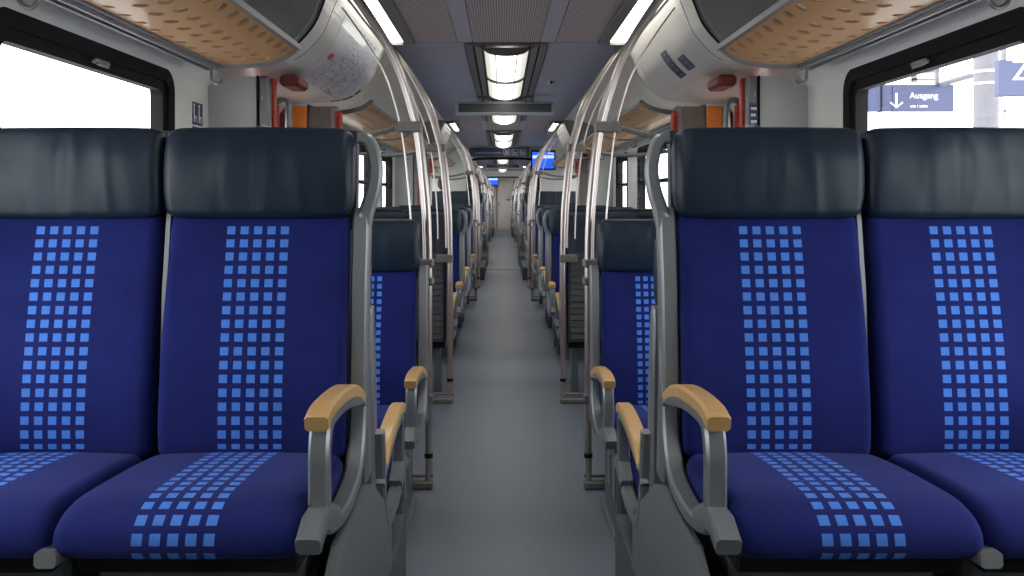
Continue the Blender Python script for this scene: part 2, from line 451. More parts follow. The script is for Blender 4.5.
PROTO = {}; used = set()
def seat(x, y, z, face, label, group, arm=True, loop=False, base='box'):
    aisle_world = -1 if x > 0 else 1          # direction of the aisle in world X
    side = aisle_world*face                   # in the seat's own frame (face=+1 towards the camera)
    key = (side, arm, loop, base)
    if key not in PROTO: PROTO[key] = make_seat(*key); o = PROTO[key]
    else: o = copy_tree(PROTO[key])
    o.location = (x, y, z); o.rotation_euler = (0, 0, 0 if face > 0 else math.pi)
    tag(o, label, 'seat', group)
    return o

XA, XW = .613, 1.071
OFF = 14.15
rows = [  # junction y, facing, floor z, loop, base, phrase
 (1.97, 1, .264, True, 'box', 'facing the camera in the nearest raised row'),
 (2.31, -1, 0, False, 'low', 'turned away, back to back behind the nearest raised row'),
 (3.47, 1, 0, False, 'box', 'facing the camera directly before the first grab poles'),
 (5.45, -1, 0, False, 'leg', 'turned away, first row beyond the near door area'),
 (6.86, 1, 0, True, 'leg', 'facing the camera, second row beyond the near door area'),
 (7.22, -1, 0, False, 'leg', 'turned away, back to back with the second row'),
 (8.28, 1, 0, True, 'leg', 'facing the camera, fourth row beyond the near door area'),
 (8.64, -1, 0, False, 'leg', 'turned away, fifth row beyond the near door area'),
 (10.12, 1, 0, False, 'leg', 'facing the camera, last row before the second door area'),
 (12.07, -1, 0, False, 'box', 'turned away, first row beyond the second door area'),
 (13.17, 1, 0, False, 'low', 'facing the camera, back to back with the far raised row'),
 (13.53, -1, .2, True, 'box', 'turned away on the far raised platform before the overhead sign'),
]
for ri, (y, f, z, lp, bs, ph) in enumerate(rows):
    for s_, sn in ((-1, 'left'), (1, 'right')):
        dx = .011 if ri == 0 else 0
        if True:
            seat(s_*(XA+dx), y, z, f, f'{sn} aisle seat {ph}', 'blue seats in the near carriage section', True, lp, bs)
            seat(s_*(XW+dx*1.6), y, z, f, f'{sn} window seat {ph}', 'blue seats in the near carriage section', False, False, bs if bs != 'low' else 'low')
far = [(1.97, 1, .2, True, 'box'), (2.33, -1, 0, False, 'low'), (3.47, 1, 0, False, 'box'), (5.45, -1, 0, False, 'leg'), (6.86, 1, 0, True, 'leg'),
       (7.22, -1, 0, False, 'leg'), (8.28, 1, 0, True, 'leg'), (8.64, -1, 0, False, 'leg'), (10.12, 1, 0, False, 'leg'), (12.07, -1, 0, False, 'box'), (13.17, 1, 0, False, 'low'), (13.53, -1, .2, True, 'box'),
       (1.97+OFF, 1, .2, True, 'box'), (3.47+OFF, 1, 0, False, 'box')]
ORD = ['first', 'second', 'third', 'fourth', 'fifth', 'sixth', 'seventh', 'eighth', 'ninth', 'tenth', 'eleventh', 'twelfth', 'thirteenth', 'fourteenth']
for ri, (y, f, z, lp, bs) in enumerate(far):
    for s_, sn in ((-1, 'left'), (1, 'right')):
        for xx, col in ((XA, True), (XW, False)):
            seat(s_*xx, y+OFF, z, f, f'distant {sn} {"aisle" if col else "window"} seat {"facing the camera" if f > 0 else "turned away"}, {ORD[ri]} row beyond the overhead sign',
                 'distant seats beyond the overhead sign', col, lp and col, bs)

# ------------------------------------------------------------------ shell: floor, walls, ceiling
Y0, Y1 = -1.6, 34.0
WX = 1.38
ZC = 2.25
struct(MB().box(-1.45, 1.45, Y0, Y1, -.06, 0).build('floor', 'floor'))
for i, (ya, yb, xi, zz) in enumerate([(-1.55, 2.80, .352, .225), (13.02, 14.55, .30, .2), (15.55, 16.95, .30, .2), (27.15, 28.7, .30, .2), (29.7, 31.1, .30, .2)]):
    for s_ in (-1, 1):
        m = MB()
        if i == 0:
            m.box(s_*xi, s_*WX, ya, 2.12, 0, .264, .006); m.box(s_*xi, s_*WX, 2.12, yb, 0, .225, .006)
        else: m.box(s_*xi, s_*WX, ya, yb, 0, zz, .006)
        struct(m.build('raised_floor', 'skirt'))
# sloping wheel-box covers beside the nearest seats
for s_, sn in ((-1, 'left'), (1, 'right')):
    m = MB(); poly = [(1.50, .27), (1.60, .56), (1.66, .594), (2.02, .594), (2.06, .58), (2.40, .383), (2.40, .226), (2.13, .226), (2.13, .27)]
    m.prism(poly, s_*.348, s_*.372)
    o = m.build('side_cover', 'cover'); tag(o, f'sloping grey cover plate beside the nearest {sn} aisle seat', 'cover panel')
# floor strips
n = 0
for y in (14.9, 28.9):
    n += 1; o = struct(MB().box(-.34, .34, y-.05, y+.05, 0, .008, .003).build(f'trim_{n}', 'strip'))
# side walls with openings
wins = [(.75, 1.95), (2.19, 3.40), (5.35, 6.25), (6.9, 8.6), (9.3, 10.2), (12.15, 13.25), (13.5, 14.45)]
wins += [(a+OFF, b+OFF) for a, b in wins] + [(29.3, 30.2), (30.5, 31.7)]
doors = [(3.92, 4.92), (10.62, 11.62), (3.92+OFF, 4.92+OFF), (10.62+OFF, 11.62+OFF), (32.25, 33.25)]
ZB, ZT = .80, 1.795
def wall(s_, name):
    m = MB(); xa, xb = s_*WX, s_*(WX+.06)
    ops = sorted([(a, b, ZB, ZT) for a, b in wins] + [(a, b, 0, 1.86) for a, b in doors])
    y = Y0
    for a, b, z0, z1 in ops:
        m.box(xa, xb, y, a, 0, 1.86)
        if z0 > 0: m.box(xa, xb, a, b, 0, z0)
        if z1 < 1.86: m.box(xa, xb, a, b, z1, 1.86)
        y = b
    m.box(xa, xb, y, Y1, 0, 1.86)
    struct(m.build(name, 'wall'))
    # upper cove
    prof = [(p.x, p.y) for p in smooth_curve([(1.38, 1.80), (1.335, 1.855), (1.27, 1.90), (1.27, 2.02), (1.15, 2.15), (.95, 2.23), (.74, 2.25)], 6)]
    m = MB(); outer = [(x+.05 if x > .8 else x, z+.05) for x, z in prof]
    poly = [(s_*x, z) for x, z in prof] + [(s_*x, z) for x, z in outer[::-1]]
    nn = len(prof)
    vs = []; 
    for yy in (Y0, Y1):
        vs += [(s_*x, yy, z) for x, z in prof] + [(s_*x, yy, z) for x, z in outer]
    k = 2*nn; fs = []
    for i in range(nn-1):
        fs.append((i, i+1, k+i+1, k+i)); fs.append((nn+i, k+nn+i, k+nn+i+1, nn+i+1))
        fs.append((i, nn+i, nn+i+1, i+1)); fs.append((k+i, k+i+1, k+nn+i+1, k+nn+i))
    m.add(vs, fs, True)
    struct(m.build('trim_' + ('3' if s_ < 0 else '4'), 'cove'))
wall(-1, 'wall_left'); wall(1, 'wall_right')
struct(MB().box(-1.45, 1.45, Y0-.06, Y0, 0, 2.35).build('wall_back', 'partition'))

# windows
def rrect(y0, y1, z0, z1, r, n=6):
    pts = []
    for cy, cz, a0 in ((y1-r, z1-r, 0), (y0+r, z1-r, 90), (y0+r, z0+r, 180), (y1-r, z0+r, 270)):
        for k in range(n+1):
            a = R(a0+90*k/n); pts.append((cy+r*math.cos(a), cz+r*math.sin(a)))
    return pts
def ring(outer, inner, x0, x1):
    m = MB(); n = len(outer)
    vs = [(x, *p) for x in (x0, x1) for p in outer] + [(x, *p) for x in (x0, x1) for p in inner]
    fs = []
    for i in range(n):
        j = (i+1) % n
        fs += [(i, j, 2*n+j, 2*n+i), (n+i, 3*n+i, 3*n+j, n+j), (i, n+i, n+j, j), (2*n+i, 2*n+j, 3*n+j, 3*n+i)]
    return m.add(vs, fs)
wn = 0
for s_ in (-1, 1):
    for (a, b) in wins:
        wn += 1
        root = struct(empty(f'window_{wn}', (s_*WX, (a+b)/2, ZB)))
        def P(mb): return mb.shift(-s_*WX, -(a+b)/2, -ZB)
        x0, x1 = sorted((s_*(WX-.006), s_*(WX+.075)))
        P(ring(rrect(a-.015, b+.015, ZB-.015, ZT+.015, .09), rrect(a+.035, b-.035, ZB+.035, ZT-.035, .06), x0, x1)).build('window_frame', 'rubber', root)
        x0, x1 = sorted((s_*(WX+.012), s_*(WX+.05)))
        P(ring(rrect(a+.03, b-.03, 1.43, ZT-.03, .05), rrect(a+.065, b-.065, 1.465, 1.722, .03), x0, x1)).build('vent_sash', 'blackplastic', root)
        P(MB().box(s_*(WX+.04), s_*(WX+.046), a+.03, b-.03, ZB+.03, ZT-.03)).build('glass_pane', 'glass', root)
        if b-a > 1:
            yc = (a+b)/2
            m = MB(); m.box(s_*(WX-.012), s_*(WX+.013), yc-.05, yc+.05, 1.738, 1.756, .006); m.box(s_*(WX-.016), s_*(WX-.010), yc-.055, yc+.03, 1.73, 1.74, .002)
            P(m).build('window_latch', 'aludark', root)
# doors in the vestibules
dn = 0
for s_ in (-1, 1):
    for (a, b) in doors:
        dn += 1
        root = struct(empty(f'door_{dn}', (s_*WX, (a+b)/2, 0)))
        def P(mb): return mb.shift(-s_*WX, -(a+b)/2, 0)
        yc = (a+b)/2
        m = MB()
        for (p, q) in ((a+.06, yc-.006), (yc+.006, b-.06)):
            m.box(s_*(WX+.02), s_*(WX+.055), p, q, .01, .75); m.box(s_*(WX+.02), s_*(WX+.055), p, q, 1.72, 1.84)
            m.box(s_*(WX+.02), s_*(WX+.055), p, p+.07, .75, 1.72); m.box(s_*(WX+.02), s_*(WX+.055), q-.07, q, .75, 1.72)
        P(m).build('door_leaf', 'red', root)
        P(MB().box(s_*(WX+.035), s_*(WX+.04), a+.1, b-.1, .74, 1.73)).build('glass_pane', 'glass', root)
        m = MB()
        m.box(s_*(WX-.03), s_*(WX+.06), a-.0, a+.06, 0, 1.86); m.box(s_*(WX-.03), s_*(WX+.06), b-.06, b, 0, 1.86)
        P(m).build('door_jamb', 'red', root)

# ceiling
struct(MB().box(-.95, .95, Y0, Y1, ZC+.012, ZC+.07).build('ceiling', 'ceilsm'))
VEST = [(3.69, 5.22), (10.40, 11.86), (3.69+OFF, 5.22+OFF), (10.4+OFF, 11.86+OFF), (32.0, 33.4)]
def cpanel(x0, x1, y0, y1, m): 
    return struct(MB().box(x0, x1, y0, y1, ZC, ZC+.012, .004).build('ceiling_panel', m))
segs = []; y = Y0
for a, b in VEST:
    segs.append((y, a-.06 if a > 3.7 else a-.06, 'bay')); segs.append((a-.05, b-.1, 'vest')); y = b-.09
segs.append((y, Y1, 'bay'))
for (a, b, k) in segs:
    if k == 'vest' or b < 4:
        for s_ in (-1, 1):
            cpanel(s_*.30, s_*.605, a+.005, b-.005, 'ceilrib'); cpanel(s_*.21, s_*.298, a+.005, b-.005, 'ceilsm'); 
            if b < 4: cpanel(s_*.607, s_*.85, a+.005, b-.005, 'ceil')
        cpanel(-.205, .205, a+.005, b-.005, 'ceilrib')
    else:
        yy = a
        while yy < b-.3:
            ye = min(yy+2.0, b)
            if b-ye < .5: ye = b
            for s_ in (-1, 1): cpanel(s_*.262, s_*.85, yy+.005, ye-.005, 'ceil')
            yy = ye
# vestibule strip lamps
for i, (a, b) in enumerate(VEST):
    for s_, sn in ((-1, 'left'), (1, 'right')):
        root = empty('ceiling_strip_lamp', (s_*.685, (a+b)/2-.07, ZC))
        L = (b-a)/2-.04
        m = MB(); i0 = -.058*(1 if s_ > 0 else -1); m.box(i0, i0*2.1, -L, L, -.016, .012, .004); m.box(-i0*.95, -i0*1.05, -L, L, -.035, .012, .002)  # outer bar made deep to block lamp light from the fairing
        m.box(-.058, .058, -L, -L+.04, -.03, .012, .004); m.box(-.058, .058, L-.05, L, -.03, .012, .004)
        m.build('lamp_frame', 'lampframe', root)
        MB().box(-.055, .055, -L+.041, L-.051, -.010, .004, .003).build('diffuser', 'lamp', root)
        where = ['the nearest door area', 'the second door area', 'the third door area', 'the fourth door area', 'the farthest door area'][i]
        tag(root, f'bright white strip lamp in the {sn} ceiling edge over {where}', 'ceiling lamp', 'strip lamps over the door areas')
# central lamps
def cent(a, b, label, cuts):
    root = empty('ceiling_light', (0, a, ZC)); L = b-a
    m = MB()
    for s_ in (-1, 1):
        m.box(s_*.215, s_*.255, 0, L, -.012, .012, .004)
        m.prism([(s_*.155, -.03), (s_*.2, -.012), (s_*.2, .01), (s_*.155, .01)], .02, L-.02, 'y')
    m.box(-.215, .215, 0, .03, -.012, .012, .004); m.box(-.215, .215, L-.03, L, -.012, .012, .004)
    m.build('lamp_frame', 'lampframe', root)
    MB().box(-.215, .215, .03, L-.03, .001, .011).build('recess', 'blackplastic', root)
    for (c, d) in cuts:
        prof = [(.142*math.cos(R(t)), -.012-.048*math.sin(R(t))) for t in range(0, 181, 15)]
        m = MB(); m.prism(prof, c-a, d-a, 'y', smooth=True)
        df = m.build('diffuser', 'lamp', root)
        m = MB()
        for s_ in (-1, 1): m.prism([(s_*.152, -.001), (s_*.146, -.03), (s_*.142, -.03), (s_*.142, -.001)], c-a, d-a, 'y')
        for yy in (c-a, d-a-.0):
            m.prism([(x*1.03, z*1.06-.001) for x, z in prof], yy-.022, yy+.0, 'y')
        for xx in (-.068, .068):
            zz = -.012-.048*math.sqrt(1-(xx/.142)**2)
            m.box(xx-.0035, xx+.0035, c-a, d-a, zz-.003, zz+.004)
        m.build('diffuser_rim', 'lampframe', df)
    tag(root, label, 'ceiling lamp', 'lamps along the ceiling centre')
cent(5.14, 7.70, 'large white ceiling lamp nearest the camera on the ceiling centre line', [(5.25, 6.45), (6.55, 7.62)])
cent(7.86, 10.25, 'central ceiling lamp just beyond the hanging cross bar', [(7.95, 9.0), (9.1, 10.15)])
cent(11.9, 15.0, 'central ceiling lamp just before the dark information sign', [(12.0, 13.25), (13.4, 14.9)])
cent(-.9, 3.5, 'added unseen central ceiling lamp above the nearest raised seats', [(-.8, 1.3), (1.4, 3.4)])  # unseen lamp added overhead to light the near end
for a, b, w in ((29.3, 31.6, 'last'), (16.0, 17.7, 'first'), (19.6, 21.8, 'second'), (22.0, 24.3, 'third'), (26.2, 28.6, 'fourth')):
    cent(a, b, f'distant central ceiling lamp, {w} beyond the information sign', [(a+.1, (a+b)/2-.05), ((a+b)/2+.05, b-.1)])
# hanging cross bars
for y, lab in ((7.75, 'grey oblong housing hung across the ceiling below the nearest central lamps'), (7.75+OFF, 'distant grey oblong housing hung across the ceiling beyond the sign')):
    root = empty('hanging_housing', (0, y, 2.25))
    m = MB(); m.box(-.46, .46, -.06, .06, -.185, -.065, .012); m.build('housing', 'sensor', root)
    MB().box(-.43, .43, -.064, -.058, -.165, -.085, .003).build('front_panel', 'shell', root)
    for x in (-.2, .26): MB().box(x-.012, x+.012, -.012, .012, -.067, .0, .003).build('hanger', 'frame', root)
    tag(root, lab, 'ceiling housing')
# camera dome
m = MB()
prof = [(.038, 0), (.036, -.02), (.026, -.036), (.0, -.042)]
vs = []; fs = []; N = 14
for r_, z in prof: vs += [(r_*math.cos(2*math.pi*k/N), r_*math.sin(2*math.pi*k/N), z) for k in range(N)]
for i in range(3): fs += [(i*N+k, i*N+(k+1) % N, (i+1)*N+(k+1) % N, (i+1)*N+k) for k in range(N)]
m.add(vs, fs, True); root = empty('ceiling_camera', (.372, 6.75, ZC)); m.build('dome', 'sensor', root)
MB().box(-.012, .012, -.038, -.026, -.034, -.014, .004).build('lens', 'blackplastic', root)
tag(root, 'small round grey camera dome on the ceiling right of the lamp', 'camera')

# ------------------------------------------------------------------ door fairings
SEC = [(.738, 2.25), (.755, 2.20), (.78, 2.14), (.827, 2.03), (.90, 1.945), (.96, 1.905), (1.03, 1.888), (1.2, 1.872), (1.38, 1.862)]
SC = [(p.x, p.y) for p in smooth_curve(SEC, 8)]
SD = [0]
for p, q in zip(SC, SC[1:]): SD.append(SD[-1]+math.hypot(q[0]-p[0], q[1]-p[1]))
def sec_at(d, off=0.):
    i = 0
    while i < len(SD)-2 and SD[i+1] < d: i += 1
    t = (d-SD[i])/(SD[i+1]-SD[i]); p = SC[i]; q = SC[i+1]
    dx, dz = q[0]-p[0], q[1]-p[1]; L = math.hypot(dx, dz)
    return (p[0]+dx*t + dz/L*off, p[1]+dz*t - dx/L*off)      # off>0: towards the aisle and down
def curved_patch(s_, yc0, yc1, d0, d1, off, th=.0012, n=10):
    """thin patch lying on the fairing; y range, arc range"""
    m = MB(); vs = []
    ds = [d0+(d1-d0)*k/n for k in range(n+1)]
    for o_ in (off, off+th):
        for yy in (yc0, yc1):
            for d in ds:
                x, z = sec_at(d, o_); vs.append((s_*x, yy, z))
    k = n+1; fs = []
    for i in range(n):
        fs += [(i, i+1, k+i+1, k+i), (2*k+i, 3*k+i, 3*k+i+1, 2*k+i+1), (i, 2*k+i, 2*k+i+1, i+1), (k+i, k+i+1, 3*k+i+1, 3*k+i)]
    fs += [(0, k, 3*k, 2*k), (n, 2*k+n, 3*k+n, k+n)]
    return m.add(vs, fs, True)
for i, (va, vb) in enumerate(VEST):
    a, b = va-.17, vb-.1
    for s_, sn in ((-1, 'left'), (1, 'right')):
        root = empty('door_fairing', (0, 0, 0))
        m = MB(); poly = [(s_*x, z) for x, z in SC] + [(s_*1.38, 2.1), (s_*1.2, 2.24)]
        nsec = len(SC)
        m.prism(poly, a+.012, b, 'y', smooth=True)
        m.build('cover', 'fairing', root)
        m = MB(); m.prism([(s_*(x+.012), z+.004) for x, z in SC] + [(s_*1.38, 2.1), (s_*1.2, 2.24)], a-.03, a+.012, 'y'); m.build('end_panel', 'greypanel', root)
        curved_patch(s_, a+.0, a+.014, .0, SD[-1]-.02, -.002, .006, 40).build('seal', 'rubber', root)
        curved_patch(s_, a+.185, a+.19, .0, .42, .0, .001, 30).build('joint_line', 'rubber', root)
        curved_patch(s_, b-.09, b-.086, .0, .6, .0, .001, 30).build('joint_line', 'cove', root)
        curved_patch(s_, a+.185, b-.09, .125, .127, .0, .001, 2).build('joint_line', 'cove', root)
        where = ['nearest door area', 'second door area', 'third door area', 'fourth door area', 'farthest door area'][i]
        tag(root, f'curved glossy off-white fairing above the {sn} doors of the {where}', 'door fairing', 'curved fairings above the doors')
        # partitions and pillars
        for (py, xi, mm, first) in ((va+.15, 1.10, 'partition', True), (vb-.12, 1.03, 'darkpart', False)):
            pr = empty('partition', (s_*(xi+WX)/2, py, 0)); h = (WX-xi)/2
            MB().box(-h+.05, h, -.02, .02, 0.002, 1.85, .002).build('panel', mm, pr) if s_ > 0 else MB().box(-h, h-.05, -.02, .02, 0.002, 1.85, .002).build('panel', mm, pr)
            ex = -s_*h
            m = MB(); m.box(ex, ex+s_*.05, -.028, .03, .002, 1.852, .01); m.build('edge_post', 'clamp' if first else 'greypanel', pr)
            if first: 
                m = MB(); m.box(ex+s_*.046, ex+s_*.056, -.031, -.018, .002, 1.852); m.build('edge_seal', 'rubber', pr)
                m = MB(); m.box(ex-s_*.012, ex+s_*.03, .03, .07, .002, 1.85, .006); m.build('red_trim', 'red', pr)['label'] = 'red painted post behind the partition edge'
            else:
                m = MB(); m.box(ex+s_*.19, ex+s_*.285, -.05, -.021, .002, 1.85, .006); m.build('orange_post', 'orange', pr)['label'] = 'orange painted door post'
                m = MB(); m.box(ex+s_*.287, ex+s_*.345, -.06, -.021, .002, 1.85, .006); m.build('red_post', 'darkred', pr)
            tag(pr, f'{"light" if first else "dark patterned"} partition on the {sn}, {"near" if first else "far"} side of the {where}', 'partition', 'partitions beside the doors')
        if i < 2:
            # dark red handle housing and grab bar
            o = MB().box(s_*.985, s_*1.075, va+.20, va+.42, 1.815, 1.872, .015).build('emergency_handle_housing', 'darkred')
            tag(o, f'dark red oblong housing under the {sn} fairing of the {where}', 'handle housing')
            x = s_*1.125
            m = MB(); m.tube(smooth_curve([(x+s_*.09, va+.57, 1.765), (x+s_*.05, va+.57, 1.79), (x+s_*.012, va+.57, 1.785), (x, va+.57, 1.74), (x, va+.57, 1.4), (x, va+.57, .95), (x+s_*.01, va+.57, .91), (x+s_*.09, va+.57, .9)], 5), .017)
            m.box(x+s_*.075, x+s_*.11, va+.185, va+.60, 1.72, 1.80, .008); m.box(x+s_*.075, x+s_*.11, va+.185, va+.60, .86, .94, .008)
            o = m.build('grab_bar', 'frame_l'); tag(o, f'vertical grey grab bar inside the {sn} doors of the {where}', 'grab bar')
            y = vb-.155
            root = empty('emergency_call_box', (s_*1.025, y, 1.73))
            MB().box(-.022, .022, -.02, .02, -.09, .09, .012).build('casing', 'red', root)
            MB().box(-.012, .012, -.024, -.018, -.03, .06, .004).build('dark_window', 'darkred', root)
            tag(root, f'small red emergency box on the far {sn} partition of the {where}', 'emergency box')
            o = MB().tube([(s_*1.025, y-.008, .1), (s_*1.025, y-.008, 1.63)], .013).build('grab_bar', 'steel')
            tag(o, f'slim steel grab bar beneath the red box of the {sn} {where}', 'grab bar')

# route map on the left near fairing
root = empty('route_map', (0, 0, 0))
ya, yb = 3.93, 4.98
curved_patch(-1, ya, yb, .07, .50, .0012, .0012, 24).build('sheet', 'map', root)
mi = MB(); mp = MB(); mr = MB()
def seg(mb, y0, d0, y1, d1, w=.003):
    """thin printed line between two points of the sheet"""
    vs = []; n = 4
    L = math.hypot(y1-y0, d1-d0); ny, nd = -(d1-d0)/L*w/2, (y1-y0)/L*w/2
    for k in range(n+1):
        t = k/n; yy = y0+(y1-y0)*t; dd = d0+(d1-d0)*t
        for q in (-1, 1):
            x, z = sec_at(dd+nd*q, .0032); vs.append((-x, yy+ny*q, z))
    mb.add(vs, [(2*k, 2*k+1, 2*k+3, 2*k+2) for k in range(n)])
rd = random.Random(3)
for k in range(80):
    y, d = rd.uniform(4.15, 4.9), rd.uniform(.17, .46)
    for j in range(rd.randint(2, 4)):
        a = rd.choice([0, 45, 90, 135])+rd.uniform(-8, 8); L = rd.uniform(.03, .10)
        y2 = min(4.95, max(4.05, y+L*math.cos(R(a)))); d2 = min(.485, max(.10, d+L*math.sin(R(a))))
        if abs(y2-y)+abs(d2-d) > .01: seg(mi if k % 3 else mp, y, d, y2, d2, .0028)
        y, d = y2, d2
for k in range(170):
    y, d = rd.uniform(4.1, 4.92), rd.uniform(.15, .48)
    seg(mi if rd.random() < .6 else mp, y, d, y+.018, d, .006)
for k in range(9):
    seg(mp, 4.0+k*.004, .40-k*.014+.03, 4.13, .40-k*.014+.03, .004)
seg(mr, 4.0, .30-.0, 4.09, .30, .035)
for k in range(5): seg(mp, 4.3+k*.12, .095, 4.38+k*.12, .095, .010)
for k in range(2): seg(mi, 4.62, .485-k*.018, 4.80-.05*k, .485-k*.018, .010)
mi.build('printed_lines', 'ink', root); mp.build('pale_print', 'inkl', root); mr.build('red_heading', 'redink', root)
tag(root, 'printed network route map stuck on the curved left fairing', 'route map')
# stickers along the far rim of the left fairing
for k, (d0, d1, mm) in enumerate(((.34, .385, 'blue'), (.40, .47, 'blue'), (.48, .54, 'redink'))):
    o = curved_patch(-1, 5.045, 5.10, d0, d1, .0012, .001, 5).build('sticker', mm)
    tag(o, ['upper small navy sticker on the far rim of the left fairing', 'middle navy sticker on the far rim of the left fairing', 'lowest red sticker on the far rim of the left fairing'][k], 'sticker')
# two navy pictogram stickers on the right fairing
for (ys, ye, d0, d1, lab, nn) in ((4.27, 4.41, .21, .38, 'longer navy pictogram sticker on the curved right fairing', 5), (4.04, 4.18, .285, .37, 'shorter navy pictogram sticker on the curved right fairing', 3)):
    root = empty('pictogram_sticker'); curved_patch(1, ys, ye, d0, d1, .0012, .001, 10).build('backing', 'blue', root)
    m = MB()
    for k in range(nn):
        dd = d0+(d1-d0)*(k+.5)/nn; w = (d1-d0)/nn*.22
        for (p, q, ww) in ((.25, .75, .3), (.3, .45, .8)):
            v = []
            for (yy, d) in ((ys+(ye-ys)*p, dd-w*ww), (ys+(ye-ys)*q, dd-w*ww), (ys+(ye-ys)*q, dd+w*ww), (ys+(ye-ys)*p, dd+w*ww)):
                x, z = sec_at(d, .0032); v.append((x, yy, z))
            m.add(v, [(0, 1, 2, 3)])
    m.build('pictograms', 'inkl', root); tag(root, lab, 'sticker')

# pictogram stickers on the left wall panel and right partition post
def flat_pict(cx, cy, cz, w, h, face, label, kinds):
    """face 'x+': visible from +X side ; 'y-': visible from the camera"""
    root = empty('pictogram_sticker', (cx, cy, cz))
    b = MB(); g = MB()
    def q(mb, u0, u1, v0, v1, t0, t1):
        if face == 'x+': mb.box(t0, t1, u0, u1, v0, v1)
        else: mb.box(u0, u1, -t1, -t0, v0, v1)
    if kinds == 'wall':
        q(b, -w/2, -.004, 0, h/2, 0, .0015); q(b, .004, w/2, 0, h/2, 0, .0015); q(b, -w/2, w/2, -h/2, -.008, 0, .0015)
        for c in (-w/4, w/4):
            q(g, c-.018, c-.008, .012, .075, .0015, .0022); q(g, c-.01, c+.014, .03, .04, .0015, .0022); q(g, c+.006, c+.014, .01, .04, .0015, .0022); q(g, c-.02, c-.006, .078, .092, .0015, .0022)
        for k in range(3): q(g, -w/2+.012, w/2-.015-.01*k, -.03-k*.022, -.024-k*.022, .0015, .0022)
    else:
        q(b, -w/2, w/2, -h/2, h/2, 0, .0015)
        for k in range(5): q(g, -w/2+.008, w/2-.008-.004*(k % 2), -h/2+.02+k*.03, -h/2+.032+k*.03, .0015, .0022)
    b.build('backing', 'blue', root); g.build('pictograms', 'white', root)
    tag(root, label, 'sticker')
flat_pict(-1.379, 3.68, 1.612, .12, .20, 'x+', 'navy seat pictogram stickers on the left wall beside the window', 'wall')
flat_pict(1.127, 3.812, 1.64, .042, .17, 'y-', 'narrow navy sticker on the right partition post', 'post')

